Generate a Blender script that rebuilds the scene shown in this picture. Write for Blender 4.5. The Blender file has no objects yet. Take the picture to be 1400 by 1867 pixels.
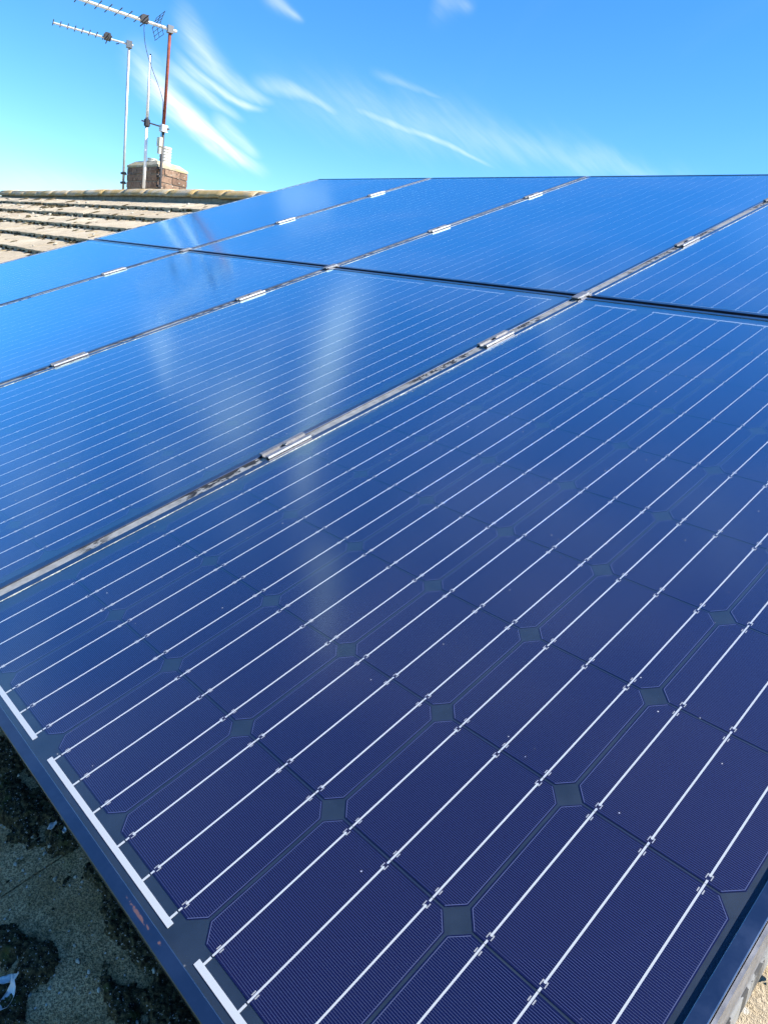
import bpy, math, random
from mathutils import Matrix, Vector, noise
random.seed(7)
D = bpy.data
COL = bpy.context.scene.collection
SC = bpy.context.scene

# ------------------------------------------------------------------ camera, sky, sun, exposure
PITCH = math.radians(22.5)
H0 = 3.2
ROOF = Matrix.Translation((0, 0, H0)) @ Matrix.Rotation(PITCH, 4, 'X')     # roof plane: x along the ridge, y up the slope, z out of it
CAM = Vector((1.0573, -0.2804, 3.7354))
RIGHT = Vector((0.6868, 0.7121, 0.1456)); UP = Vector((-0.2997, 0.0949, 0.9493)); BACK = Vector((0.6616, -0.6967, 0.2772))
cd = D.cameras.new('camera'); cam = D.objects.new('camera', cd); COL.objects.link(cam)
cd.sensor_fit = 'HORIZONTAL'; cd.sensor_width = 36.0; cd.lens = 1316.55 / 1400 * 36
cd.clip_start = 0.02; cd.clip_end = 3000
m = Matrix((RIGHT, UP, BACK)).transposed().to_4x4(); m.translation = CAM
cam.matrix_world = m
SC.camera = cam

SUN_EL = math.radians(45); SUN_AZ = math.radians(55)      # azimuth from +Y (up the slope) towards +X
SUN_DIR = Vector((math.sin(SUN_AZ) * math.cos(SUN_EL), math.cos(SUN_AZ) * math.cos(SUN_EL), math.sin(SUN_EL)))
SKY_STRENGTH = 0.096
EXPOSURE = 1.3

W = D.worlds.new('World'); SC.world = W; W.use_nodes = True
W.cycles.sampling_method = 'NONE'
wt = W.node_tree; wn = wt.nodes; wl = wt.links; wn.clear()
def N(nodes, t, **kw):
    n = nodes.new(t)
    for k, v in kw.items():
        setattr(n, k, v)
    return n
class G:
    """small helper to write node maths as expressions"""
    def __init__(s, tree): s.t = tree; s.n = tree.nodes; s.l = tree.links
    def put(s, sock, v):
        if hasattr(v, 'is_linked') or isinstance(v, bpy.types.NodeSocket): s.l.new(v, sock)
        else: sock.default_value = v
    def math(s, op, a, b=0.0, c=0.0, clamp=False):
        n = s.n.new('ShaderNodeMath'); n.operation = op; n.use_clamp = clamp
        for i, v in enumerate((a, b, c)): s.put(n.inputs[i], v)
        return n.outputs[0]
    def vm(s, op, a, b=None):
        n = s.n.new('ShaderNodeVectorMath'); n.operation = op
        s.put(n.inputs[0], a)
        if b is not None: s.put(n.inputs[1], b)
        return n.outputs['Value'] if op in ('DOT_PRODUCT', 'LENGTH') else n.outputs[0]
    def comb(s, x, y, z):
        n = s.n.new('ShaderNodeCombineXYZ')
        for i, v in enumerate((x, y, z)): s.put(n.inputs[i], v)
        return n.outputs[0]
    def sep(s, v):
        n = s.n.new('ShaderNodeSeparateXYZ'); s.put(n.inputs[0], v); return n.outputs
    def noise(s, vec, scale, detail=4, rough=.55, dist=0.0):
        n = s.n.new('ShaderNodeTexNoise'); s.put(n.inputs['Vector'], vec); n.inputs['Scale'].default_value = scale
        n.inputs['Detail'].default_value = detail; n.inputs['Roughness'].default_value = rough; n.inputs['Distortion'].default_value = dist
        return n.outputs['Fac']
    def voro(s, vec, scale, out='Distance'):
        n = s.n.new('ShaderNodeTexVoronoi'); s.put(n.inputs['Vector'], vec); n.inputs['Scale'].default_value = scale
        return n.outputs[out]
    def ramp(s, v, a, b, lo=0.0, hi=1.0):
        n = s.n.new('ShaderNodeMapRange'); n.interpolation_type = 'SMOOTHSTEP'
        for i, q in enumerate((v, a, b, lo, hi)): s.put(n.inputs[i], q)
        return n.outputs[0]
    def mix(s, f, a, b, blend='MIX'):
        n = s.n.new('ShaderNodeMix'); n.data_type = 'RGBA'; n.blend_type = blend
        s.put(n.inputs[0], f)
        for i, v in ((6, a), (7, b)):
            if isinstance(v, (tuple, list)) and len(v) == 3: v = (*v, 1)
            s.put(n.inputs[i], v)
        return n.outputs[2]

g = G(wt)
sky = N(wn, 'ShaderNodeTexSky', sky_type='NISHITA')
sky.sun_disc = False; sky.sun_elevation = SUN_EL; sky.sun_rotation = SUN_AZ
sky.altitude = 0; sky.air_density = 1.0; sky.dust_density = 0.1; sky.ozone_density = 3.0
hs = N(wn, 'ShaderNodeHueSaturation'); hs.inputs['Saturation'].default_value = 1.30; hs.inputs['Value'].default_value = 1.0
wl.new(sky.outputs[0], hs.inputs['Color'])
skycol = g.mix(1.0, hs.outputs[0], (0.71, 0.925, 1.10), 'MULTIPLY')
dirv = N(wn, 'ShaderNodeTexCoord').outputs['Generated']
# cirrus wisps: strokes on the sky sphere between two directions (azimuth from +Y to +X, elevation, degrees)
def azel(a, e):
    a = math.radians(a); e = math.radians(e)
    return Vector((math.sin(a) * math.cos(e), math.cos(a) * math.cos(e), math.sin(e)))
STROKES = [  # az0 el0 az1 el1 width(deg) bend amount head-heavy
    (-64.9, 12.0, -56.0, 6.9, 0.95, -0.10, 0.82),
    (-62.6, 14.6, -56.0, 11.0, 0.80, -0.26, 0.40),
    (-62.2, 12.7, -56.2, 10.9, 0.42, -0.16, 0.50),
    (-63.0, 12.6, -57.6, 10.3, 0.50, -0.04, 0.40),
    (-59.6, 10.2, -56.2, 8.2, 0.70, -0.05, 0.32),
    (-56.8, 13.2, -50.5, 12.2, 0.55, 0.10, 0.30),
    (-50.0, 12.6, -39.3, 10.4, 0.30, 0.04, 0.38),
    (-56.9, 17.9, -54.2, 16.7, 0.42, -0.05, 0.30),
    (-48.8, 14.8, -43.6, 13.8, 0.32, 0.00, 0.14),
    (-45.5, 19.4, -42.6, 19.2, 0.90, 0.00, 0.14),
    (-54.0, 12.4, -24.0, 10.4, 1.70, 0.00, 0.16),
    (-72.0, 3.6, -64.0, 5.2, 1.30, 0.00, 0.14),
    # cirrus above the frame, seen mirrored in the glass
    (-58.0, 27.0, -75.0, 39.5, 1.6, 0.10, 0.50),
    (-73.5, 43.0, -82.0, 50.0, 1.4, 0.00, 0.60),
    (-72.8, 22.0, -75.5, 26.5, 1.1, 0.00, 0.30),
    (-59.5, 19.5, -55.5, 21.6, 1.3, 0.00, 0.40),
]
total = None
c0 = azel(-57, 12); h1 = (azel(-52.5, 9.4) - azel(-61.5, 14.6)).normalized(); h2 = c0.cross(h1).normalized()
f1 = g.vm('DOT_PRODUCT', dirv, h1); f2 = g.vm('DOT_PRODUCT', dirv, h2)
nz = g.noise(g.comb(g.math('MULTIPLY', f1, 9.0), g.math('MULTIPLY', f2, 34.0), 2.0), 1.0, 3, .6)
warp = g.math('MULTIPLY', g.math('SUBTRACT', nz, .5), 1.7)
fibre = g.noise(g.comb(g.math('MULTIPLY', f1, 14.0), g.math('MULTIPLY', g.math('ADD', f2, g.math('MULTIPLY', warp, .006)), 100.0), 5.0), 1.0, 3, .62)
fibre = g.ramp(fibre, .25, .72, .55, 1.0)
for (a0, e0, a1, e1, wd, bend, amt) in STROKES:
    da, db = azel(a0, e0), azel(a1, e1)
    c = (da + db).normalized(); L = (db - da).length / 2
    t1 = (db - da).normalized(); t2 = c.cross(t1).normalized()
    a = g.math('DIVIDE', g.vm('DOT_PRODUCT', dirv, t1), L)
    b0 = g.math('DIVIDE', g.vm('DOT_PRODUCT', dirv, t2), math.radians(wd))
    b0 = g.math('ADD', b0, g.math('MULTIPLY', g.math('MULTIPLY', a, a), -bend * L / math.radians(wd)))
    b = g.math('ADD', b0, warp)
    # taper: thinner towards its end
    tap = g.ramp(a, -1.2, 1.05, 0.95, 0.42)
    bb = g.math('DIVIDE', b, tap)
    across = g.math('POWER', 2.718, g.math('MULTIPLY', g.math('MULTIPLY', bb, bb), -1.0))
    along = g.math('MULTIPLY', g.ramp(a, -1.35, -0.55), g.ramp(a, 1.12, 0.45))
    front = g.math('GREATER_THAN', g.vm('DOT_PRODUCT', dirv, tuple(c)), 0.3)
    s = g.math('MULTIPLY', g.math('MULTIPLY', across, along), g.math('MULTIPLY', front, amt))
    total = s if total is None else g.math('MAXIMUM', total, s)
total = g.math('MULTIPLY', total, fibre)
# thin cirrus elsewhere over the whole sky
x, y, z = g.sep(dirv)
zz = g.math('ADD', g.math('MAXIMUM', z, 0.0), 0.18)
px = g.math('DIVIDE', x, zz); py = g.math('DIVIDE', y, zz)
q = g.comb(g.math('ADD', g.math('MULTIPLY', px, .9), g.math('MULTIPLY', py, -.45)), g.math('ADD', g.math('MULTIPLY', px, 1.5), g.math('MULTIPLY', py, 2.6)), 3.7)
ci = g.noise(q, .75, 4, .6, .6)
ci = g.math('MULTIPLY', g.ramp(ci, .50, .78), .36)
ci = g.math('MULTIPLY', ci, g.ramp(z, .34, .55, .03, 1.0))
cloud = g.math('MAXIMUM', total, ci, clamp=True)
col = g.mix(cloud, skycol, (6.4, 6.7, 7.0))
bg = N(wn, 'ShaderNodeBackground'); bg.inputs[1].default_value = SKY_STRENGTH
wl.new(col, bg.inputs[0])
wo = N(wn, 'ShaderNodeOutputWorld'); wl.new(bg.outputs[0], wo.inputs[0])

sl = D.lights.new('sun', 'SUN'); sl.energy = 5.0; sl.angle = math.radians(.53); sl.color = (1.0, .95, .87)
sun = D.objects.new('sun', sl); COL.objects.link(sun); sun.rotation_euler = SUN_DIR.to_track_quat('Z', 'Y').to_euler()
sun.location = (20, 20, 30)

SC.view_settings.view_transform = 'Standard'; SC.view_settings.look = 'None'
SC.view_settings.exposure = EXPOSURE; SC.view_settings.gamma = 1.0; SC.view_settings.use_curve_mapping = False
SC.cycles.transparent_max_bounces = 12; SC.cycles.use_adaptive_sampling = True; SC.cycles.adaptive_threshold = .025; SC.cycles.use_denoising = True; SC.cycles.max_bounces = 6; SC.cycles.diffuse_bounces = 2; SC.cycles.glossy_bounces = 3

# ------------------------------------------------------------------ object helpers
def mesh(name, vs, fs, mats=(), smooth=False, mi=None):
    me = D.meshes.new(name); me.from_pydata([tuple(v) for v in vs], [], fs)
    for q_ in mats: me.materials.append(q_)
    if mi: me.polygons.foreach_set('material_index', mi)
    if smooth: me.polygons.foreach_set('use_smooth', [True] * len(me.polygons))
    me.update(); return me
def link(name, data, parent=None, loc=(0, 0, 0), rot=(0, 0, 0), mw=None, **props):
    o = D.objects.new(name, data); COL.objects.link(o)
    if parent is not None: o.parent = parent
    if mw is not None: o.matrix_world = mw
    else: o.location = loc; o.rotation_euler = rot
    for k, v in props.items(): o[k] = v
    return o
class B:
    def __init__(s): s.v = []; s.f = []; s.i = []; s.k = 0
    def add(s, vs, fs):
        o = len(s.v); s.v += [Vector(v) for v in vs]; s.f += [tuple(a + o for a in f) for f in fs]; s.i += [s.k] * len(fs); return s
    def box(s, x0, x1, y0, y1, z0, z1):
        v = [(x, y, z) for z in (z0, z1) for y in (y0, y1) for x in (x0, x1)]
        return s.add(v, [(0, 2, 3, 1), (4, 5, 7, 6), (0, 1, 5, 4), (2, 6, 7, 3), (0, 4, 6, 2), (1, 3, 7, 5)])
    def prism(s, prof, p0, p1, ax, ay):
        """extrude a closed 2-D profile (counter-clockwise seen from p1 looking back) from p0 to p1"""
        n = len(prof); p0 = Vector(p0); p1 = Vector(p1); ax = Vector(ax); ay = Vector(ay)
        v = [p + ax * a + ay * b for p in (p0, p1) for a, b in prof]
        return s.add(v, [tuple(range(n - 1, -1, -1)), tuple(range(n, 2 * n))] + [(i, (i + 1) % n, n + (i + 1) % n, n + i) for i in range(n)])
    def tube(s, pts, r, seg=8, cap=True):
        pts = [Vector(p) for p in pts]; rings = []
        rs = r if isinstance(r, (list, tuple)) else [r] * len(pts)
        for i, p in enumerate(pts):
            d = (pts[min(i + 1, len(pts) - 1)] - pts[max(i - 1, 0)]).normalized()
            u = d.cross(Vector((0, 0, 1)) if abs(d.z) < .9 else Vector((1, 0, 0))).normalized(); w = d.cross(u)
            rings.append([p + (u * math.cos(2 * math.pi * k / seg) + w * math.sin(2 * math.pi * k / seg)) * rs[i] for k in range(seg)])
        v = [q_ for rg in rings for q_ in rg]; f = []
        for i in range(len(pts) - 1):
            for k in range(seg):
                a = i * seg + k; b = i * seg + (k + 1) % seg
                f.append((a, b, b + seg, a + seg))
        if cap: f.append(tuple(range(seg - 1, -1, -1))); f.append(tuple(range(len(v) - seg, len(v))))
        return s.add(v, f)
    def lathe(s, prof, c=(0, 0, 0), seg=20):
        c = Vector(c); n = len(prof)
        v = [c + Vector((r * math.cos(2 * math.pi * k / seg), r * math.sin(2 * math.pi * k / seg), z)) for r, z in prof for k in range(seg)]
        f = [(i * seg + k, i * seg + (k + 1) % seg, (i + 1) * seg + (k + 1) % seg, (i + 1) * seg + k) for i in range(n - 1) for k in range(seg)]
        return s.add(v, f)
    def mesh(s, name, *mats, smooth=False): return mesh(name, s.v, s.f, mats, smooth, s.i if len(mats) > 1 else None)

def mat(name):
    M = D.materials.new(name); M.use_nodes = True; M.node_tree.nodes.clear()
    G_ = G(M.node_tree); out = M.node_tree.nodes.new('ShaderNodeOutputMaterial'); G_.out = out.inputs['Surface']
    p = M.node_tree.nodes.new('ShaderNodeBsdfPrincipled'); G_.p = p; G_.l.new(p.outputs[0], G_.out)
    return M, G_
def pset(G_, **kw):
    names = dict(base='Base Color', rough='Roughness', metal='Metallic', spec='Specular IOR Level', coat='Coat Weight', coatr='Coat Roughness')
    for k, v in kw.items():
        if isinstance(v, tuple) and len(v) == 3: v = (*v, 1)
        G_.put(G_.p.inputs[names[k]], v)
def bump(G_, h, strength, dist):
    n = G_.n.new('ShaderNodeBump'); n.inputs['Strength'].default_value = strength; n.inputs['Distance'].default_value = dist
    G_.l.new(h, n.inputs['Height']); G_.l.new(n.outputs[0], G_.p.inputs['Normal'])
def objc(G_): return G_.n.new('ShaderNodeTexCoord').outputs['Object']
def posc(G_): return G_.n.new('ShaderNodeNewGeometry').outputs['Position']
def rnd(G_): return G_.n.new('ShaderNodeObjectInfo').outputs['Random']

# ------------------------------------------------------------------ materials
CW_, CH_ = .0788, .0781          # half sizes of a cell
CHF = .0138                    # corner cut
def m_cell():
    M, c = mat('solar_cell'); x, y, z = c.sep(objc(c))
    ax = c.math('ABSOLUTE', x); ay = c.math('ABSOLUTE', y)
    fy = c.math('PINGPONG', y, .00100)
    finger = c.ramp(fy, .00012, .00026, 1.0, 0.0)
    e1 = c.math('SUBTRACT', CW_, ax); e2 = c.math('SUBTRACT', CH_, ay)
    e3 = c.math('MULTIPLY', c.math('SUBTRACT', CW_ + CH_ - CHF, c.math('ADD', ax, ay)), .7071)
    inside = c.ramp(c.math('MINIMUM', c.math('MINIMUM', e1, e3), e2), .0010, .0013)
    finger = c.math('MULTIPLY', finger, inside)
    ed = c.math('MINIMUM', e1, e3)
    outline = c.math('MULTIPLY', c.ramp(c.math('ABSOLUTE', c.math('SUBTRACT', ed, .0014)), .0002, .0004, 1.0, 0.0), c.ramp(e2, .0009, .0012))
    lines = c.math('MAXIMUM', c.math('MULTIPLY', finger, .62), outline)
    r = rnd(c)
    cl = c.noise(posc(c), 5.0, 1, .5)
    base = c.mix(r, (.0013, .0024, .0112), (.0030, .0029, .0108))
    base = c.mix(c.ramp(cl, .35, .7), base, (.0050, .0040, .0122))
    colr = c.mix(lines, base, (.085, .096, .150))
    pset(c, base=colr, rough=.5, spec=.15)
    gl = c.n.new('ShaderNodeBsdfGlossy'); gl.inputs['Color'].default_value = (.03, .14, .62, 1); gl.inputs['Roughness'].default_value = .22
    mx = c.n.new('ShaderNodeMixShader'); mx.inputs[0].default_value = .17
    c.l.new(c.p.outputs[0], mx.inputs[1]); c.l.new(gl.outputs[0], mx.inputs[2]); c.l.new(mx.outputs[0], c.out)
    return M
def m_simple(name, base, rough=.5, metal=0.0, spec=.5, var=0.0, scale=40, bmp=0.0):
    M, c = mat(name)
    pc = objc(c)
    if var:
        n = c.noise(pc, scale, 5, .6)
        colr = c.mix(c.ramp(n, .3, .7), tuple(b * (1 - var) for b in base), tuple(min(1, b * (1 + var)) for b in base))
        pset(c, base=colr, rough=c.ramp(n, .2, .8, rough * .85, min(1, rough * 1.15)), metal=metal, spec=spec)
        if bmp: bump(c, n, bmp, .002)
    else: pset(c, base=base, rough=rough, metal=metal, spec=spec)
    return M
def m_glass():
    M, c = mat('panel_glass'); c.n.remove(c.p)
    bf = c.n.new('ShaderNodeNewGeometry').outputs['Backfacing']
    geo = c.n.new('ShaderNodeNewGeometry')
    cosv = c.math('ABSOLUTE', c.vm('DOT_PRODUCT', geo.outputs['Incoming'], geo.outputs['Normal']))
    fres = c.math('MINIMUM', .88, c.math('ADD', .015, c.math('MULTIPLY', 1.72, c.math('POWER', c.math('SUBTRACT', 1.0, cosv), 2.8))))   # prismatic solar glass reflects more at a slant than plain glass
    fac = c.math('MULTIPLY', fres, c.math('SUBTRACT', 1.0, bf))
    tr = c.n.new('ShaderNodeBsdfTransparent'); tr.inputs[0].default_value = (.94, .96, .98, 1)
    gl = c.n.new('ShaderNodeBsdfGlossy'); gl.inputs['Color'].default_value = (.66, .94, 1, 1); gl.inputs['Roughness'].default_value = .11
    m1 = c.n.new('ShaderNodeMixShader'); c.l.new(fac, m1.inputs[0]); c.l.new(tr.outputs[0], m1.inputs[1]); c.l.new(gl.outputs[0], m1.inputs[2])
    # thin dust film and specks
    P = posc(c)
    film = c.math('MULTIPLY', c.ramp(c.noise(P, 2.2, 2, .6), .42, .75), .020)
    spk = c.math('MULTIPLY', c.ramp(c.voro(P, 44.0), .055, .020), c.ramp(c.noise(P, 9.0, 0), .46, .60))
    dust = c.math('ADD', film, c.math('MULTIPLY', spk, .55), clamp=True)
    df = c.n.new('ShaderNodeBsdfDiffuse'); df.inputs[0].default_value = (.55, .55, .56, 1)
    m2 = c.n.new('ShaderNodeMixShader'); c.l.new(dust, m2.inputs[0]); c.l.new(m1.outputs[0], m2.inputs[1]); c.l.new(df.outputs[0], m2.inputs[2])
    c.l.new(m2.outputs[0], c.out); return M
def m_clear():
    M, c = mat('glass_body'); c.n.remove(c.p)
    tr = c.n.new('ShaderNodeBsdfTransparent'); c.l.new(tr.outputs[0], c.out); return M
def m_frame(rust=False):
    M, c = mat('black_frame_rusty' if rust else 'black_frame'); P = posc(c)
    n = c.noise(P, 30, 5, .6)
    colr = c.mix(c.ramp(n, .35, .75), (.030, .042, .080), (.050, .066, .11))
    metal = .9; rough = c.ramp(n, .3, .8, .30, .42)
    if rust:
        x, y, z = c.sep(objc(c))
        def blob(x0, y0, sx, sy):
            a = c.math('DIVIDE', c.math('SUBTRACT', x, x0), sx); b = c.math('DIVIDE', c.math('SUBTRACT', y, y0), sy)
            return c.math('POWER', 2.718, c.math('MULTIPLY', c.math('ADD', c.math('MULTIPLY', a, a), c.math('MULTIPLY', b, b)), -1.0))
        k = c.math('MAXIMUM', blob(.626, .0072, .026, .0017), c.math('MULTIPLY', blob(.664, .0080, .0035, .0014), 1.0))
        k = c.math('MULTIPLY', k, c.ramp(c.noise(P, 260, 4, .7), .35, .6, .25, 1.25))
        k = c.math('MULTIPLY', c.ramp(k, .30, .75), .9)
        colr = c.mix(k, colr, (.085, .030, .014)); metal = c.ramp(k, 0, 1, .9, 0.0); rough = c.ramp(k, 0, 1, .36, .85)
    pset(c, base=colr, rough=rough, metal=metal, coat=1.0, coatr=.16); c.p.inputs['Coat IOR'].default_value = 2.0; return M
def m_rail():
    M, c = mat('rail_metal'); P = posc(c); O = objc(c); x, y, z = c.sep(O)
    n = c.noise(P, 60, 5, .6)
    colr = c.mix(c.ramp(n, .3, .7), (.20, .20, .19), (.31, .31, .295))
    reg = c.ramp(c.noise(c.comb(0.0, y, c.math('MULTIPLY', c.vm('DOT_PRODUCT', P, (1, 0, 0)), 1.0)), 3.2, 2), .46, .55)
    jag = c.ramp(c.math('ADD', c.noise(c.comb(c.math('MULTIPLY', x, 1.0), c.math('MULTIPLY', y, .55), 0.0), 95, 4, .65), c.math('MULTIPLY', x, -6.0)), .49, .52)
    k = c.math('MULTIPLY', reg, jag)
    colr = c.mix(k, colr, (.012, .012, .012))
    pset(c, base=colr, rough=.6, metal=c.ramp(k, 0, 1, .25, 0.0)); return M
def m_tile(name, close=False, ridge=False):
    M, c = mat(name); P = posc(c)
    r = rnd(c)
    big = c.noise(P, 3.0, 6, .62); mid = c.noise(P, 18.0, 6, .65); fine = c.noise(P, 260.0, 4, .7); grit = c.noise(P, 900.0, 2, .6)
    base = c.mix(c.ramp(big, .3, .7), (.54, .45, .31), (.68, .585, .425))
    base = c.mix(c.math('MULTIPLY', r, .55), base, (.40, .31, .21))
    grime = c.ramp(mid, .50, .72)
    base = c.mix(c.math('MULTIPLY', grime, .45), base, (.13, .115, .085))
    och = c.ramp(c.noise(P, 7.0, 5, .65), .40 if ridge else .58, .60 if ridge else .75)
    base = c.mix(c.math('MULTIPLY', och, .65 if ridge else .55), base, (.50, .30, .05))
    grn = c.ramp(c.noise(c.vm('ADD', P, (3.1, 7.7, 1.3)), 26.0, 5, .7), .60, .74)
    base = c.mix(c.math('MULTIPLY', grn, .5), base, (.10, .12, .035))
    base = c.mix(c.ramp(fine, .35, .65, .42, 0.0), base, (.07, .06, .045))
    spots = c.ramp(c.voro(P, 34.0), .16, .08)
    base = c.mix(c.math('MULTIPLY', spots, .7), base, (.60, .58, .52))
    pset(c, base=base, rough=.95, spec=.15)
    h = c.math('ADD', c.math('MULTIPLY', fine, .6), c.math('ADD', c.math('MULTIPLY', mid, 1.0), c.math('MULTIPLY', grit, .25)))
    bump(c, h, .9, .006); return M
def m_dirty_tile():
    M, c = mat('algae_stained_tile'); P = posc(c)
    big = c.noise(P, 16.0, 5, .62); fine = c.noise(P, 330.0, 3, .75); grit = c.voro(P, 420.0)
    base = c.mix(c.ramp(big, .35, .68), (.40, .26, .12), (.68, .47, .255))
    base = c.mix(c.ramp(c.noise(c.vm('ADD', P, (5, 2, 9)), 34, 4, .65), .54, .70), base, (.15, .115, .055))
    base = c.mix(c.math('MULTIPLY', c.ramp(c.noise(c.vm('ADD', P, (1, 8, 2)), 22, 4, .65), .55, .72), .5), base, (.26, .21, .07))
    base = c.mix(c.ramp(fine, .42, .58, .80, 0.0), base, (.11, .080, .042))
    base = c.mix(c.ramp(grit, .30, .12, 0.0, .55), base, (.55, .46, .28))
    base = c.mix(c.math('MULTIPLY', c.ramp(c.voro(P, 95.0), .16, .08), .8), base, (.52, .51, .47))
    pset(c, base=base, rough=.95, spec=.2)
    bump(c, c.math('ADD', fine, c.math('MULTIPLY', grit, -.4)), .9, .004); return M
def m_brick():
    M, c = mat('chimney_brick'); P = posc(c); r = rnd(c)
    base = c.mix(r, (.17, .105, .072), (.32, .21, .145))
    n = c.noise(P, 22, 6, .65)
    base = c.mix(c.ramp(n, .45, .75), base, (.055, .042, .036))
    base = c.mix(c.math('MULTIPLY', c.ramp(c.noise(P, 9, 5, .7), .55, .75), .6), base, (.46, .40, .30))
    base = c.mix(c.math('MULTIPLY', c.ramp(c.voro(P, 24), .22, .10), .6), base, (.50, .48, .40))
    pset(c, base=base, rough=.95, spec=.2); bump(c, n, .8, .01); return M
def m_stone(name, a, b, lich=0.0, scale=20):
    M, c = mat(name); P = posc(c); n = c.noise(P, scale, 6, .65)
    base = c.mix(c.ramp(n, .3, .7), a, b)
    if lich:
        base = c.mix(c.math('MULTIPLY', c.ramp(c.noise(P, 8, 5, .65), .48, .66), lich), base, (.50, .33, .05))
    pset(c, base=base, rough=.95, spec=.2); bump(c, n, .7, .008); return M
def m_moss():
    M, c = mat('moss'); P = posc(c); n = c.noise(P, 160, 5, .7)
    base = c.mix(c.ramp(n, .35, .7), (.016, .012, .006), (.17, .125, .055))
    base = c.mix(c.ramp(c.noise(P, 40, 3), .55, .7), base, (.07, .075, .022))
    base = c.mix(c.ramp(c.noise(P, 420, 2), .64, .70), base, (.62, .61, .58))
    pset(c, base=base, rough=1.0, spec=.2); bump(c, n, 1.0, .006); return M

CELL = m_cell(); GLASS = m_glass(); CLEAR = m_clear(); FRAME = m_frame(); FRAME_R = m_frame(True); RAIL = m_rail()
BUS = m_simple('tinned_ribbon', (.60, .59, .56), .35, .35)
BACK = m_simple('dark_backsheet', (.011, .020, .036), .55, 0, .3, .12, 30)
PAD = m_simple('solder_pad', (.34, .33, .32), .5, .2)
PALE_EDGE = m_simple('pale_edge', (.40, .385, .35), .95, 0, .2, .35, 200)
ALU = m_simple('clamp_aluminium', (.24, .24, .25), .45, .6, .5, .18, 60)
STEEL = m_simple('bolt_steel', (.22, .21, .20), .45, .8)
TILE_D = m_dirty_tile(); TILE = m_tile('roof_tile'); RIDGE = m_tile('ridge_tile', ridge=True)
UNDER = m_simple('roof_underlay', (.03, .03, .032), .95)
BRICK = m_brick()
MORTAR = m_stone('mortar', (.20, .18, .15), (.33, .30, .25))
FLAUNCH = m_stone('flaunching', (.30, .27, .19), (.45, .40, .30), .35)
POT = m_stone('chimney_pot', (.66, .63, .56), (.78, .75, .68), 0, 12)
GALV = m_simple('galvanised_pole', (.50, .52, .53), .45, .5, .5, .12, 20)
RUSTY = m_simple('rusty_pole', (.20, .055, .035), .8, .1, .3, .35, 18)
ALUM = m_simple('aerial_aluminium', (.66, .67, .68), .45, .5, .5, .08, 30)
DARKM = m_simple('dark_plastic', (.035, .033, .035), .6)
WHITEP = m_simple('white_plastic', (.84, .83, .80), .5)
CREAM = m_simple('cream_box', (.62, .58, .45), .6, 0, .4, .10, 30)
MOSS = m_moss()
LICHEN = m_stone('pale_lichen', (.26, .24, .18), (.60, .57, .48), 0, 90)
LEAF = m_stone('dry_leaf', (.55, .54, .52), (.80, .79, .77), 0, 60)
RENDER = m_stone('wall_render', (.52, .48, .40), (.60, .56, .48), 0, 5)
GRASS = m_stone('lawn', (.035, .06, .015), (.07, .10, .03), 0, 2)

# ------------------------------------------------------------------ ground
b = B(); b.box(-600, 600, -600, 600, -.5, 0)
link('ground', b.mesh('ground', GRASS), kind='structure')

# ------------------------------------------------------------------ house: walls, roof deck, tiles, ridge tiles
def rl(v, u, n): return ROOF @ Vector((v, u, n))
X0, X1 = -11.6, 2.4
house = link('house', None, loc=(X0, 0, 0), label='house under the weathered tiled roof that carries the solar panels', category='house')
OFF = Vector((-X0, 0, 0))
apex = rl(0, 3.42, -.20); eave = rl(0, -.85, -.20)
ya, za, ye, ze = apex.y, apex.z, eave.y, eave.z
yb = 2 * ya - ye
b = B(); b.prism([(ye + .35, 0), (yb - .35, 0), (yb - .35, ze + .10), (ya, za - .09), (ye + .35, ze + .10)], (X0 + .15, 0, 0), (X1 - .15, 0, 0), (0, 1, 0), (0, 0, 1))
for v_ in b.v: v_ += OFF
link('wall', b.mesh('wall', RENDER), house)
b = B(); th = .06
b.prism([(ye, ze), (ya, za), (yb, ze), (yb, ze - th), (ya, za - th), (ye, ze - th)][::-1], (X0, 0, 0), (X1, 0, 0), (0, 1, 0), (0, 0, 1))
for v_ in b.v: v_ += OFF
roof = link('roof', b.mesh('roof_deck', UNDER), house)

def tile_mesh(seed):
    w, l, t = .3265, .400, .029; nx, ny = 6, 7
    vs = []; fs = []
    rn = random.Random(seed)
    for j in range(ny + 1):
        for i in range(nx + 1):
            x = -w / 2 + w * i / nx; y = l * j / ny
            z = .0016 * noise.noise(Vector((x * 14 + seed * 9, y * 14, seed)))
            if j == 0:
                y += rn.uniform(-.0015, .0030); z -= rn.uniform(.0005, .0035)
            if i in (0, nx): z -= rn.uniform(.0005, .0025)
            vs.append((x, y, z))
    n = nx + 1
    for j in range(ny):
        for i in range(nx): a = j * n + i; fs.append((a, a + 1, a + n + 1, a + n))
    k = len(vs)
    ring = [i for i in range(n)] + [j * n + nx for j in range(1, ny + 1)] + [ny * n + i for i in range(nx - 1, -1, -1)] + [j * n for j in range(ny - 1, 0, -1)]
    for a in ring: vs.append((vs[a][0], vs[a][1], -t))
    for q_ in range(len(ring)):
        a, a2 = ring[q_], ring[(q_ + 1) % len(ring)]; c_, c2 = k + q_, k + (q_ + 1) % len(ring)
        fs.append((a, c_, c2, a2))
    fs.append(tuple(range(len(vs) - 1, k - 1, -1)))
    return mesh('roof_tile', vs, fs, (TILE,))
TILES = [tile_mesh(s) for s in range(6)]
GAUGE = .316; TW = .3300; TZ = -.140
rinv = Matrix.Translation(Vector((X0, 0, 0))).inverted()
rest = B()
front_tiles = []
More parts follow.
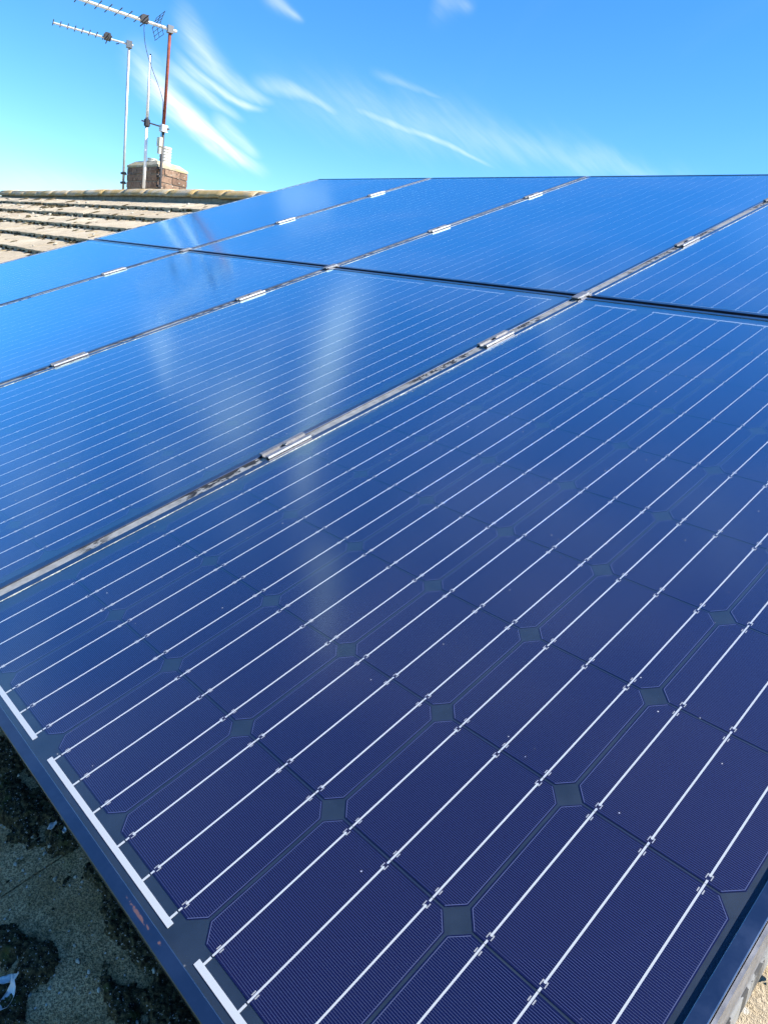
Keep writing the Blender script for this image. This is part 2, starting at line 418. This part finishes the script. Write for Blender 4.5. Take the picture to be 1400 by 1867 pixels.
for k in range(-8, 6):
    ub = 1.71 + GAUGE * (k - 1) + .316
    ub = 1.71 + GAUGE * k - GAUGE
    for j in range(-40, 10):
        v = .335 + TW / 2 + TW * j + (0 if k % 2 else TW / 2)
        if v - TW / 2 < X0 - .05 or v + TW / 2 > X1 + .05: continue
        seen = (v < -2.9 and ub > .75) or (v < 1.35 and v > -.35 and -.8 < ub < .5)
        tz = TZ + random.uniform(-.0025, .0025)
        M = ROOF @ Matrix.Translation((v + random.uniform(-.0015, .0015), ub + random.uniform(-.004, .004), tz)) @ Matrix.Rotation(-.092 + random.uniform(-.006, .006), 4, 'X') @ Matrix.Rotation(random.uniform(-.008, .008), 4, 'Z')
        me = TILES[random.randrange(6)]
        if seen:
            o = link('roof_tile', me, roof); o.matrix_basis = rinv @ M
            if ub < -.1: o.material_slots[0].link = 'OBJECT'; o.material_slots[0].material = TILE_D
        else:
            mm = rinv @ M; w_, l_ = .163, .40
            rest.add([mm @ Vector((x, y, z)) for z in (-.029, 0) for y in (0, l_) for x in (-w_, w_)],
                     [(0, 2, 3, 1), (4, 5, 7, 6), (0, 1, 5, 4), (2, 6, 7, 3), (0, 4, 6, 2), (1, 3, 7, 5)])
# rear slope: one sheet of stepped courses
for k in range(0, 13):
    y0 = ya + .10 + k * GAUGE * math.cos(PITCH); y1 = y0 + GAUGE * math.cos(PITCH)
    z0 = za - (y0 - ya) * math.tan(PITCH); z1 = za - (y1 - ya) * math.tan(PITCH)
    rest.prism([(y0, z0 + .028), (y0, z0 + .006), (y1, z1 + .020), (y1, z1 + .052)], (0, 0, 0), (X1 - X0, 0, 0), (0, 1, 0), (0, 0, 1))
link('roof_tile', rest.mesh('more_roof_tiles', TILE), roof, kind='stuff')

def ridge_mesh(seed, L=.462):
    vs = []; fs = []; seg = 10; ny = 5; rn = random.Random(seed); t = .018
    for j in range(ny + 1):
        for lay in (0, 1):
            for k in range(seg + 1):
                a = math.pi * (0.10 + .80 * k / seg); r = .128 - lay * t
                rr = r + .003 * noise.noise(Vector((k * .7, j * .5, seed * .7)))
                vs.append((j * L / ny, -rr * math.cos(a), rr * math.sin(a) * .86))
    n = 2 * (seg + 1)
    for j in range(ny):
        for k in range(seg):
            a = j * n + k; fs.append((a, a + 1, a + n + 1, a + n))
            a += seg + 1; fs.append((a, a + n, a + n + 1, a + 1))
        a = j * n; fs.append((a, a + n, a + n + seg + 1, a + seg + 1))
        a = j * n + seg; fs.append((a, a + seg + 1, a + n + seg + 1, a + n))
    for j in (0, ny):
        for k in range(seg):
            a = j * n + k; q_ = (a, a + seg + 1, a + seg + 2, a + 1); fs.append(q_ if j == 0 else q_[::-1])
    return mesh('ridge_tile', vs, fs, (RIDGE,), True)
RM = [ridge_mesh(s) for s in range(4)]
x = -9.86; i = 0
ra = rl(0, 3.40, -.10)
while x < X1 - .3:
    zz_ = ra.z - .110 + .012 * math.sin(x * .9 + .6) + random.uniform(-.0012, .0012) - .004
    link('ridge_tile', RM[i % 4], roof, loc=(x - X0, ra.y + random.uniform(-.004, .004), zz_), rot=(random.uniform(-.01, .01), -.006 + random.uniform(-.002, .002), random.uniform(-.003, .003)))
    x += .449; i += 1
b = B(); b.box(1.80, X1 - X0 - .05, ra.y - .085, ra.y + .085, za - .04, za + .045)
link('ridge_bedding', b.mesh('ridge_bedding', MORTAR), roof)

# ------------------------------------------------------------------ solar panels
PU = .1585; PV = .1608; PL = 1.667; LIP = .0128; FH = .035
U0 = -.034
CUT = [(-CW_ + CHF, -CH_), (CW_ - CHF, -CH_), (CW_, -CH_ + CHF), (CW_, CH_ - CHF), (CW_ - CHF, CH_), (-CW_ + CHF, CH_), (-CW_, CH_ - CHF), (-CW_, -CH_ + CHF)]
b = B(); b.prism(CUT, (0, 0, 0), (0, 0, .0003), (1, 0, 0), (0, 1, 0)); CELL_ME = b.mesh('solar_cell', CELL)
b = B(); bw = .00086
b.box(-bw, bw, -.0790, .0712, 0, .0003)
b.k = 1
for s in (-1, 1):
    b.box(s * .0022 - .0004, s * .0022 + .0004, .0706, .0742, 0, .0002); b.box(s * .0022 - .0005, s * .0022 + .0005, -.0735, -.0692, 0, .0002)
b.box(-.0026, .0026, .0690, .0706, 0, .0002)
b.k = 0; b.box(-.0009, .0009, .0752, .0790, 0, .0002)
BUS_ME = b.mesh('busbar', BUS, PAD)
LIPP = [(0, 0), (LIP, 0), (LIP, FH - .0007), (LIP - .0007, FH), (.0007, FH), (0, FH - .0007)]
def bar(p0, p1, ax, m_):
    b = B(); b.prism(LIPP, p0, p1, ax, (0, 0, 1)); return b.mesh('frame_bar', m_)
cache = {}
def kit(w):
    if w in cache: return cache[w]
    k = {}
    k['bars'] = [bar((0, PL, 0), (0, 0, 0), (1, 0, 0), FRAME), bar((w, 0, 0), (w, PL, 0), (-1, 0, 0), FRAME),
                 bar((LIP, 0, 0), (w - LIP, 0, 0), (0, 1, 0), FRAME), bar((w - LIP, PL, 0), (LIP, PL, 0), (0, -1, 0), FRAME)]
    b = B(); b.box(LIP, w - LIP, LIP, PL - LIP, .0270, .0300); k['back'] = b.mesh('backsheet', BACK)
    b = B(); b.k = 0
    x0, x1, y0, y1, z0, z1 = LIP, w - LIP, LIP, PL - LIP, .0309, .0335
    b.box(x0, x1, y0, y1, z0, z1); b.i = [1, 0, 1, 1, 1, 1]; k['glass'] = b.mesh('glass', GLASS, CLEAR)
    cache[w] = k; return k
def panel(v0, v1, u0, label, seed, rusty=False):
    w = v1 - v0; K = kit(round(w, 4)); rn = random.Random(seed)
    P = link('solar_panel', None, mw=ROOF @ Matrix.Translation((v0, u0, -FH)), label=label, category='solar panel', group='solar panels in two rows of four')
    for i, me in enumerate(K['bars']):
        if rusty and i == 2: me = me.copy(); me.materials[0] = FRAME_R
        link('frame_bar', me, P)
    link('backsheet', K['back'], P)
    link('glass', K['glass'], P)
    xo = (w - 6 * PV) / 2 if w > 1.03 else .034; yo = .034
    for j in range(6):
        for i in range(10):
            flip = j % 2 == 1
            c_ = link('solar_cell', CELL_ME, P, loc=(xo + PV * (j + .5), yo + PU * (i + .5), .0301), rot=(0, 0, math.pi if flip else 0))
            for q_ in (-.052, 0, .052): link('busbar', BUS_ME, c_, loc=(q_, 0, .00035))
    def ribbon(j0, j1, top):
        b = B(); s = 1 if top else -1; ye_ = yo + (10 * PU if top else 0)
        a, c2 = ye_ + s * .0085, ye_ + s * .0145
        b.box(xo + PV * j0 + .022, xo + PV * (j1 + 1) - .022, min(a, c2), max(a, c2), .0302, .0307)
        for j in range(j0, j1 + 1):
            for q_ in (-.052, 0, .052):
                xx = xo + PV * (j + .5) + q_
                b.box(xx - .0011, xx + .0011, min(ye_ + s * .001, a), max(ye_ + s * .001, a), .0302, .0306)
        link('bus_ribbon', b.mesh('bus_ribbon', BUS), P)
    for a, c2 in ((0, 1), (2, 3), (4, 5)): ribbon(a, c2, False)
    for a, c2 in ((0, 0), (1, 2), (3, 4), (5, 5)): ribbon(a, c2, True)
    # pale broken line of varying width along the glass edge under the far lip
    b = B(); y = LIP
    while y < PL - LIP - .02:
        ln = rn.uniform(.0025, .009); nn = noise.noise(Vector((y * 5, seed, 0))) + .6 * noise.noise(Vector((y * 31, seed, 4)))
        wd = .0004 + max(0, nn) * .0022 + abs(rn.gauss(0, .0003))
        if nn > -.45: b.box(LIP, LIP + wd, y, y + ln * .97, .0335, .0335 + min(.0010, wd * .7))
        y += ln
    link('edge_line', b.mesh('edge_line', PALE_EDGE), P, kind='stuff')
    return P
COLS = [(-.034, .985), (-1.0933, -.0564), (-2.152, -1.1153), (-3.211, -2.174)]
ROWS = [U0, 1.650]
LAB = [['large dark panel filling the foreground, nearest the camera at the bottom',
        'lower row panel second from the front, left of the long foreground seam',
        'lower row panel third from the front, at the left edge of the picture',
        'lower row panel farthest left, bordering the tiled roof at the picture edge'],
       ['upper row panel farthest right, cut off by the right edge of the picture',
        'upper row panel right of centre, behind the second lower panel',
        'upper row panel left of centre, between two seams running to the far edge',
        'upper row panel farthest left, its corner jutting beside the ridge']]
for r in (0, 1):
    for c in range(4):
        panel(*COLS[c], ROWS[r], LAB[r][c], 11 + r * 4 + c, rusty=(r == 0 and c == 0))

# rails filling the seams, with clamps and splice plates
SEAM = [-.0452, -1.1043, -2.163]
SN = ['right hand seam beside the foreground panel', 'middle seam', 'left seam near the tiled roof']
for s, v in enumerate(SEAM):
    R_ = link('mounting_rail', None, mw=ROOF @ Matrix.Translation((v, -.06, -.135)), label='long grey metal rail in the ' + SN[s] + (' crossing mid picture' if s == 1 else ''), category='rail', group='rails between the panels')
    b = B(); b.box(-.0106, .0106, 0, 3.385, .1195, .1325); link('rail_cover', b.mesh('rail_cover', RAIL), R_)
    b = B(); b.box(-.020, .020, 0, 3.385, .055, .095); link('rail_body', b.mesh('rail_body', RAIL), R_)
for v_, nm, lab in ((.9905, 'mounting_rail', 'pale metal strip added for the sunlit right side of the foreground panel frame'),):
    R_ = link('mounting_rail', None, mw=ROOF @ Matrix.Translation((v_, -.05, -.135)), label=lab, category='rail', group='rails between the panels')  # added strip standing in for the sunlit outer side of the frame
    b = B(); b.box(-.0050, -.0020, 0, 3.37, .085, .1290); link('rail_cover', b.mesh('rail_cover', ALU), R_)
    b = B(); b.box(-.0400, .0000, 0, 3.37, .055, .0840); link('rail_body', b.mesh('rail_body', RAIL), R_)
for R_ in [o for o in list(COL.objects) if o.name.startswith('mounting_rail')]:      # hooks that carry the rails above the tiles
    for y in (.16, 1.10, 2.05, 3.0):
        b = B(); x_ = -.020 if R_.location.x > .9 else 0.0
        b.box(x_ - .015, x_ + .015, y - .004, y + .004, -.020, .0548); b.box(x_ - .015, x_ + .015, y - .06, y - .0042, .006, .014)
        link('roof_hook', b.mesh('roof_hook', ALU), R_)
def clamp_mesh():
    b = B(); L = .053; t = .0024
    prof = [(-.0155, .0024), (-.0155, .0010), (-.0135, .0010), (-.0135, .0026), (-.0078, .0026), (-.0078, -.0015), (.0078, -.0015), (.0078, .0026), (.0135, .0026), (.0135, .0010), (.0155, .0010), (.0155, .0024),
            (.0145, .0052), (.0056, .0052), (.0056, .0009), (-.0056, .0009), (-.0056, .0052), (-.0145, .0052)]
    n = len(prof)
    vs = [(x, y, z) for y in (-L, L) for x, z in prof]
    fs = [(i, n + i, n + (i + 1) % n, (i + 1) % n) for i in range(n)]
    me = D.meshes.new('clamp_body')
    # end caps as quads so the concave section stays clean
    caps = [(0, 1, 2, 3, 17), (17, 3, 4, 16), (4, 5, 15, 16), (5, 6, 14, 15), (6, 7, 13, 14), (7, 8, 12, 13), (8, 9, 10, 11, 12)]
    for c_ in caps: fs.append(tuple(c_)); fs.append(tuple(n + k for k in c_[::-1]))
    return mesh('clamp_body', vs, fs, (ALU,))
CLB = clamp_mesh()
b = B(); b.lathe([(.0001, .0062), (.0040, .0062), (.0046, .0056), (.0046, .0022), (.0054, .0021), (.0054, .0009)], (0, 0, 0), 6); BOLT = b.mesh('bolt', STEEL)
CU = [.623, 1.272, 2.225, 2.866]
WH = [['nearest the camera, its slot and bolt showing', 'just below the panel row gap', 'first above the panel row gap', 'highest, near the far edge'],
      ['lowest, near the left picture edge', 'just below the panel row gap', 'first above the panel row gap', 'highest, near the far edge'],
      ['lowest, hidden at the picture edge', 'just below the panel row gap', 'first above the panel row gap', 'highest, near the far edge']]
SS = ['foreground seam', 'middle seam', 'farthest left seam']
for s, v in enumerate(SEAM):
    for q_, u in enumerate(CU):
        if s == 2 and q_ == 0: continue
        c_ = link('panel_clamp', None, mw=ROOF @ Matrix.Translation((v + random.uniform(-.001, .001), u, 0)) @ Matrix.Rotation(random.uniform(-.02, .02), 4, 'Z'), label='silver clamp on the ' + SS[s] + ', ' + WH[s][q_], category='clamp', group='clamps along the seams')
        link('clamp_body', CLB, c_); link('bolt', BOLT, c_, rot=(0, 0, random.random()))
    b = B(); b.box(-.015, .015, -.026, .026, .0006, .0030); b.box(-.0105, .0105, -.034, .020, .0030, .0062)
    link('splice_plate', b.mesh('splice_plate', ALU), mw=ROOF @ Matrix.Translation((v, 1.640, 0)), label='short silver block where the row gap crosses the ' + SS[s], category='bracket', group='blocks at the panel corners')

# ------------------------------------------------------------------ chimney
CX0, CX1, CY0, CY1 = -7.945, -7.205, 3.90, 4.282
ZB, ZT = 4.05, 4.80
ch = link('chimney', None, loc=((CX0 + CX1) / 2, (CY0 + CY1) / 2, ZB), label='squat brick chimney with two pots behind the ridge', category='chimney')
cc = Vector(ch.location); hx = (CX1 - CX0) / 2; hy = (CY1 - CY0) / 2
b = B(); b.box(-hx + .006, hx - .006, -hy + .006, hy - .006, 0, ZT - ZB - .002); link('mortar_core', b.mesh('mortar_core', MORTAR), ch)
def brick_mesh(L, seed):
    rn = random.Random(seed); b = B(); e = .004; h = .0655; d = .05
    pr = [(-L / 2 + e, 0), (L / 2 - e, 0), (L / 2, e), (L / 2, h - e), (L / 2 - e, h), (-L / 2 + e, h), (-L / 2, h - e), (-L / 2, e)]
    pr = [(a + rn.uniform(-.002, .002), c_ + rn.uniform(-.002, .002)) for a, c_ in pr]
    b.prism(pr, (0, d, 0), (0, -rn.uniform(0, .003), 0), (1, 0, 0), (0, 0, 1)); return b.mesh('brick', BRICK)
bc = {}
def brick(L, loc, rz):
    key = (round(L, 3), random.randrange(2))
    if key not in bc: bc[key] = brick_mesh(*key)
    link('brick', bc[key], ch, loc=loc, rot=(0, 0, rz))
for k in range(10):
    z = k * .075 + .004
    for (Lt, off, rz) in ((2 * hx, -hy, 0), (2 * hy, hx, math.pi / 2), (2 * hx, hy, math.pi), (2 * hy, -hx, -math.pi / 2)):
        nfull = max(1, round(Lt / .225)); bl = Lt / nfull
        cuts = [0] + ([bl * (i + (.5 if k % 2 else 1)) for i in range(nfull)] if k % 2 else [bl * (i + 1) for i in range(nfull)])
        if k % 2: cuts.append(Lt)
        cuts = sorted(set(round(q_, 4) for q_ in cuts))
        for a, c2 in zip(cuts, cuts[1:]):
            if c2 - a < .03: continue
            mid = (a + c2) / 2 - Lt / 2; L = c2 - a - .010
            d_ = .0
            if rz == 0: p = (mid, off, z)
            elif rz == math.pi: p = (-mid, off, z)
            elif rz > 0: p = (off, mid, z)
            else: p = (off, -mid, z)
            brick(L, p, rz)
ht = ZT - ZB
b = B(); n = 8
vs = []
for (s, z) in ((1.012, ht), (1.012, ht + .022), (.72, ht + .075)):
    for i in range(24):
        a = 2 * math.pi * i / 24; cx_, sx_ = math.cos(a), math.sin(a)
        mx = max(abs(cx_), abs(sx_)); fx = cx_ / mx * hx * s; fy = sx_ / mx * hy * s
        vs.append((fx, fy, z + (.010 * noise.noise(Vector((fx * 9, fy * 9, z * 5))) if z > ht else 0)))
fs = [(r_ * 24 + i, r_ * 24 + (i + 1) % 24, (r_ + 1) * 24 + (i + 1) % 24, (r_ + 1) * 24 + i) for r_ in (0, 1) for i in range(24)] + [tuple(range(48, 72)), tuple(range(23, -1, -1))]
link('flaunching', mesh('flaunching', vs, fs, (FLAUNCH,)), ch)
def pot(px_, py_, r, h, ribs):
    prof = [(r * .95, 0)]
    for i in range(ribs):
        z0 = h * .18 + (h * .72) * i / ribs; z1 = h * .18 + (h * .72) * (i + .62) / ribs
        prof += [(r, z0), (r, z1), (r * .86, z1 + .002), (r * .86, h * .18 + (h * .72) * (i + 1) / ribs - .001)]
    prof += [(r * 1.04, h * .91), (r * 1.04, h), (r * .8, h), (r * .78, h * .4), (.0005, h * .4)]
    b = B(); b.lathe(prof, (0, 0, 0), 20); link('chimney_pot', b.mesh('chimney_pot', POT), ch, loc=(px_ - cc.x, py_ - cc.y, ht + .045))
pot(-7.79, 4.13, .056, .100, 3)
pot(-7.475, 4.13, .066, .215, 5)

# ------------------------------------------------------------------ aerials
def yagi(root, org, top, bdir, L, back, els, elen, dip, boxpos, dark, bw):
    """boom along bdir from the mast top; org = world origin of root"""
    bd = Vector(bdir).normalized(); sd = bd.cross(Vector((0, 0, 1))).normalized(); t = Vector(top) - org
    b = B(); b.tube([t - bd * back, t + bd * L], bw, 6); link('boom', b.mesh('boom', ALUM), root)
    for d_ in els:
        p = t + bd * d_; b = B(); b.tube([p - sd * elen + Vector((0, 0, .004)), p + sd * elen + Vector((0, 0, .004))], .0050, 5)
        link('director', b.mesh('director', dark), root)
    p = t + bd * dip; b = B()
    for dz in (-.018, .018): b.tube([p - sd * .16 + Vector((0, 0, dz)), p + sd * .16 + Vector((0, 0, dz))], .0055, 5)
    link('dipole', b.mesh('dipole', dark), root)
    q_ = t + bd * boxpos
    b = B(); b.prism([(-.035, -.02), (.035, -.02), (.040, .03), (.02, .055), (-.03, .055), (-.042, .02)], q_ - sd * .025, q_ + sd * .025, bd, (0, 0, 1)); link('connection_box', b.mesh('connection_box', DARKM), root)
    b = B(); b.prism([(-.03, -.035), (.03, -.035), (.03, .035), (-.03, .035)], t - sd * .028, t + sd * .028, bd, (0, 0, 1)); link('mast_clamp', b.mesh('mast_clamp', STEEL), root)
    return t, bd, sd
# first aerial: grey pole on the left of the stack
p0 = Vector((-8.03, 3.898, 4.15)); top = Vector((-8.031, 3.898, 6.105))
A1 = link('television_aerial', None, loc=p0, label='left aerial on a slim grey pole beside the chimney', category='aerial', group='aerials on the chimney')
b = B(); b.tube([(0, 0, 0), top - p0 + Vector((0, 0, .03))], .0145, 10); link('mast', b.mesh('mast', GALV, smooth=True), A1)
t, bd, sd = yagi(A1, p0, top, (-.236, -.741, 0), .79, .045, [.20] + [.275 + .074 * i for i in range(8)], .120, .235, .235, DARKM, .0105)
b = B()
for dz in (.42, .49): b.tube([t - bd * .0 + bd * .125 + Vector((0, 0, -.05)) + sd * (-.13), t + bd * .125 + Vector((0, 0, .0)) + sd * (.13)], .005, 5)
b.v = b.v[:]; link('reflector', b.mesh('reflector', DARKM), A1)
for z in (4.50, 4.63, 4.735):
    b = B(); zz_ = z - p0.z; b.box(-.030, .085, -.022, -.010, zz_ - .012, zz_ + .012); b.box(-.024, .024, -.028, .026, zz_ - .008, zz_ + .008)
    link('wall_bracket', b.mesh('wall_bracket', DARKM), A1)
b = B(); zz_ = 4.712 - p0.z; b.tube([(.03, -.012, zz_), (.30, -.008, zz_ + .022), (.82, -.010, zz_ + .060)], .0025, 4); link('lashing_wire', b.mesh('lashing_wire', STEEL), A1)
# second aerial: rust red pole at the near corner of the stack
p0 = Vector((-7.170, 3.925, 4.15)); top = Vector((-7.126, 3.923, 6.150))
A2 = link('television_aerial', None, loc=p0, label='right aerial on a rust red pole rising from the chimney corner', category='aerial', group='aerials on the chimney')
b = B(); b.tube([(0, 0, 0), Vector((-7.152, 3.924, 5.19)) - p0], .0150, 10); link('lower_mast', b.mesh('lower_mast', DARKM, smooth=True), A2)
b = B(); b.tube([Vector((-7.152, 3.924, 5.17)) - p0, top - p0 + Vector((0, 0, .02))], .0165, 10); link('mast', b.mesh('mast', RUSTY, smooth=True), A2)
t, bd, sd = yagi(A2, p0, top, (-.149, -.737, 0), 1.12, .07, [.335 + .098 * i for i in range(8)], .165, .27, .27, DARKM, .0150)
b = B(); q_ = t + bd * .125
for k in range(7):
    w_ = -.105 + .035 * k
    b.tube([q_ + bd * (.02 - abs(w_) * .35) + Vector((0, 0, w_)) - sd * .17, q_ + bd * (.02 - abs(w_) * .35) + Vector((0, 0, w_)) + sd * .17], .0032, 4)
for s in (-.15, 0, .15): b.tube([q_ + bd * (.02 - .037) + Vector((0, 0, -.105)) + sd * s, q_ + bd * .02 + sd * s, q_ + bd * (.02 - .037) + Vector((0, 0, .105)) + sd * s], .0032, 4)
link('reflector_grid', b.mesh('reflector_grid', DARKM), A2)
cs = t + bd * .27 + Vector((0, 0, -.02)); ce = Vector((-7.148, 3.900, 5.45)) - p0
b = B(); pts = []
for i in range(13):
    f_ = i / 12; p = cs.lerp(ce, f_); sag = math.sin(f_ * math.pi)
    pts.append(p + bd * (.10 * sag * (1 - f_) - .02 * sag) + Vector((0, 0, -.03 * sag)))
pts += [Vector((-7.150, 3.905, 5.30)) - p0, Vector((-7.160, 3.900, 5.05)) - p0]
b.tube(pts, .0034, 5); link('cable', b.mesh('cable', DARKM, smooth=True), A2)
b = B(); b.box(-.035, .035, -.045, -.012, .855, .945); k1 = link('junction_box', b.mesh('junction_box', CREAM), A2)
b = B(); b.box(-.022, .022, -.040, -.012, .780, .848); link('junction_box', b.mesh('junction_box', CREAM), A2)
for z in (4.60, 4.70, 4.785):
    b = B(); zz_ = z - p0.z; b.box(-.034, .026, -.026, -.014, zz_ - .011, zz_ + .011); b.box(-.036, .020, -.026, .020, zz_ - .005, zz_ + .005)
    link('wall_bracket', b.mesh('wall_bracket', DARKM), A2)
# white whip aerial hung from the red pole
p0 = Vector((-7.292, 3.80, 4.549))
A3 = link('whip_aerial', None, loc=p0, label='white rod aerial standing before the dark chimney face', category='aerial')
b = B(); b.tube([(0, 0, 0), (-.0045, 0, .64)], .0165, 10); link('lower_rod', b.mesh('lower_rod', WHITEP, smooth=True), A3)
b = B(); b.tube([(-.0045, 0, .71), (-.002, 0, 1.335)], [.0165, .0135], 10); link('rod', b.mesh('rod', WHITEP, smooth=True), A3)
b = B(); b.tube([(-.002, 0, 1.335), (-.002, 0, 1.35)], .008, 8); link('tip', b.mesh('tip', DARKM), A3)
b = B(); b.tube([(-.0045, 0, .60), (-.0045, 0, .635), (-.0045, 0, .645), (-.0045, 0, .705), (-.0045, 0, .715), (-.0045, 0, .75)], [.012, .019, .034, .034, .019, .012], 8); link('rod_holder', b.mesh('rod_holder', DARKM), A3)
e = Vector((-7.150, 3.924, 5.190)) - p0
b = B(); b.tube([(-.05, -.04, .69), e + Vector((.05, .042, 0))], .0085, 6); link('bracket_arm', b.mesh('bracket_arm', STEEL), A3)
b = B(); b.box(e.x - .035, e.x + .035, e.y - .035, e.y + .035, e.z - .035, e.z + .035); link('pole_clamp', b.mesh('pole_clamp', ALUM), A3)

# ------------------------------------------------------------------ moss, lichen and leaves on the tiles
def ico():
    import bmesh
    bm = bmesh.new(); bmesh.ops.create_icosphere(bm, subdivisions=2, radius=1.0)
    v = [q_.co.copy() for q_ in bm.verts]; f = [tuple(a.index for a in q_.verts) for q_ in bm.faces]; bm.free(); return v, f
IV, IF = ico()
def lump(b, v, u, n, r, flat=.5, rough=.5, long=1.0):
    s = random.random() * 90; ax = random.uniform(.7, 1.5)
    b.add([rl(v + q_.x * r * ax * k, u + q_.y * r * long * k, n + q_.z * r * flat * k) for q_ in IV for k in (1 + rough * noise.noise(q_ * 2.4 + Vector((s, s, s))) + rough * .5 * noise.noise(q_ * 6 + Vector((s, 0, s))),)], IF)
mo = B(); li = B()
for k in range(0, 6):  # moss along the butts, thickened to darken their shade lines
    ub = 1.71 + GAUGE * (k - 1); v = -11.0
    while v < -3.1:
        v += random.uniform(.02, .16)
        lump(mo, v, ub - random.uniform(.002, .012), TZ - .028 + random.uniform(0, .014), random.uniform(.007, .014), .8, .9, random.uniform(.8, 1.3))
for _ in range(720):
    v = -3.2 - 7.6 * random.random() ** .8; k = random.randrange(0, 6); ub = 1.71 + GAUGE * (k - 1)
    near = random.random() < .7
    u = ub + (random.uniform(-.05, -.012) if near else random.uniform(0, .28)); r = random.uniform(.006, .020) * (1.25 if v < -6 else .85)
    fr = (u - ub) / .316 if u > ub else (u - ub + .316) / .316
    n_ = TZ - .029 * fr + r * .15
    if random.random() < .30: lump(li, v, u, n_, r * .8, .40, .9)
    else: lump(mo, v, u, n_, r * .9, .35, .9, random.uniform(1, 3.5))
# moss cushions on the shaded tiles under the lower panel edge, and below the right edge
CL = [(.225, -.062, .070, .034), (.300, -.036, .045, .022), (.41, -.030, .05, .014), (.50, -.036, .10, .020), (.445, -.118, .034, .026), (.40, -.135, .03, .02), (.475, -.165, .030, .028), (.56, -.075, .05, .016), (.60, -.05, .08, .03), (.13, -.05, .06, .04)]
def moss_mat(v0, v1, u0, u1, step, blobs, nbase):
    nx = int((v1 - v0) / step); ny = int((u1 - u0) / step); vs = []; hs_ = []
    for j in range(ny + 1):
        for i in range(nx + 1):
            v = v0 + i * step; u = u0 + j * step
            f_ = max(math.exp(-((v - a) / (s1 * .8)) ** 2 - ((u - b_) / (s2 * .8)) ** 2) for a, b_, s1, s2 in blobs)
            p = Vector((v, u, .3))
            f_ = f_ + .42 * noise.fractal(p * 42, 1.0, 2.0, 3) - .31
            h = max(-.004, min(1, f_ * 2.2)) * .010 if f_ > 0 else -.004
            if f_ > 0: h += .0030 * noise.fractal(p * 230, .8, 2.0, 3) + .0022 * noise.noise(p * 620)
            hs_.append(f_); vs.append(rl(v + .0006 * noise.noise(p * 500), u + .0006 * noise.noise(p * 450 + Vector((9, 0, 0))), nbase - .092 * (u + .186) + h))
    fs = []; n = nx + 1
    for j in range(ny):
        for i in range(nx):
            a = j * n + i
            if max(hs_[a], hs_[a + 1], hs_[a + n], hs_[a + n + 1]) > 0: fs.append((a, a + 1, a + n + 1, a + n))
    use = sorted(set(q_ for f in fs for q_ in f)); mp = {a: i for i, a in enumerate(use)}
    mo.add([vs[a] for a in use], [tuple(mp[a] for a in f) for f in fs])
moss_mat(.02, .80, -.215, .02, .0016, CL, TZ)
for _ in range(170):
    v = random.uniform(.03, .75); u = random.uniform(-.19, -.02)
    lump(li if random.random() < .55 else mo, v, u, TZ - .006, random.uniform(.0008, .0024), .8, .8)
for _ in range(60):
    lump(mo if random.random() < .6 else li, random.uniform(.985, 1.06), random.uniform(.2, .5), TZ - .010, random.uniform(.001, .0035), .8, .8)
link('moss_cushions', mo.mesh('moss_cushions', MOSS, smooth=True), kind='stuff', label='dark moss clumps on the roof tiles', category='moss')
link('lichen_crumbs', li.mesh('lichen_crumbs', LICHEN, smooth=True), kind='stuff', label='pale lichen crumbs scattered over the roof tiles', category='lichen')
def leaf(v, u, L, w, rz, curl, label):
    vs = []; fs = []; n = 7
    for i in range(n):
        f_ = i / (n - 1); wd = w * math.sin(math.pi * (.08 + .88 * f_)) ** .8
        for s in (-1, -.4, .4, 1):
            for lay in (0, 1): vs.append((s * wd, (f_ - .5) * L, .006 + curl * (f_ - .5) ** 2 * L * 2 + (abs(s) ** 2) * wd * .7 + lay * .0006 + .0015 * math.sin(f_ * 9 + s * 3)))
    for i in range(n - 1):
        for k in range(3):
            a = i * 8 + k * 2; fs.append((a, a + 8, a + 10, a + 2)); a += 1; fs.append((a, a + 2, a + 10, a + 8))
        a = i * 8; fs.append((a, a + 1, a + 9, a + 8)); a = i * 8 + 6; fs.append((a, a + 8, a + 9, a + 1))
    fs.append((0, 2, 3, 1)); fs.append((2, 4, 5, 3)); fs.append((4, 6, 7, 5)); e_ = (n - 1) * 8
    fs.append((e_, e_ + 1, e_ + 3, e_ + 2)); fs.append((e_ + 2, e_ + 3, e_ + 5, e_ + 4)); fs.append((e_ + 4, e_ + 5, e_ + 7, e_ + 6))
    link('dry_leaf', mesh('dry_leaf', vs, fs, (LEAF,), True), mw=ROOF @ Matrix.Translation((v, u, TZ - .004)) @ Matrix.Rotation(rz, 4, 'Z'), label=label, category='leaf', group='dry leaves by the panel edge')
leaf(.468, -.155, .034, .0060, .5, 1.2, 'pale curled dry leaf at the bottom left corner')
leaf(.447, -.147, .026, .0042, -.6, .8, 'thin pale dry sliver beside the curled leaf, bottom left')
leaf(.300, -.042, .013, .0040, .2, .5, 'small pale flake in the moss close to the frame')
leaf(.318, -.034, .009, .0026, 1.1, .5, 'tiny white flake touching the frame edge above the tile joint')
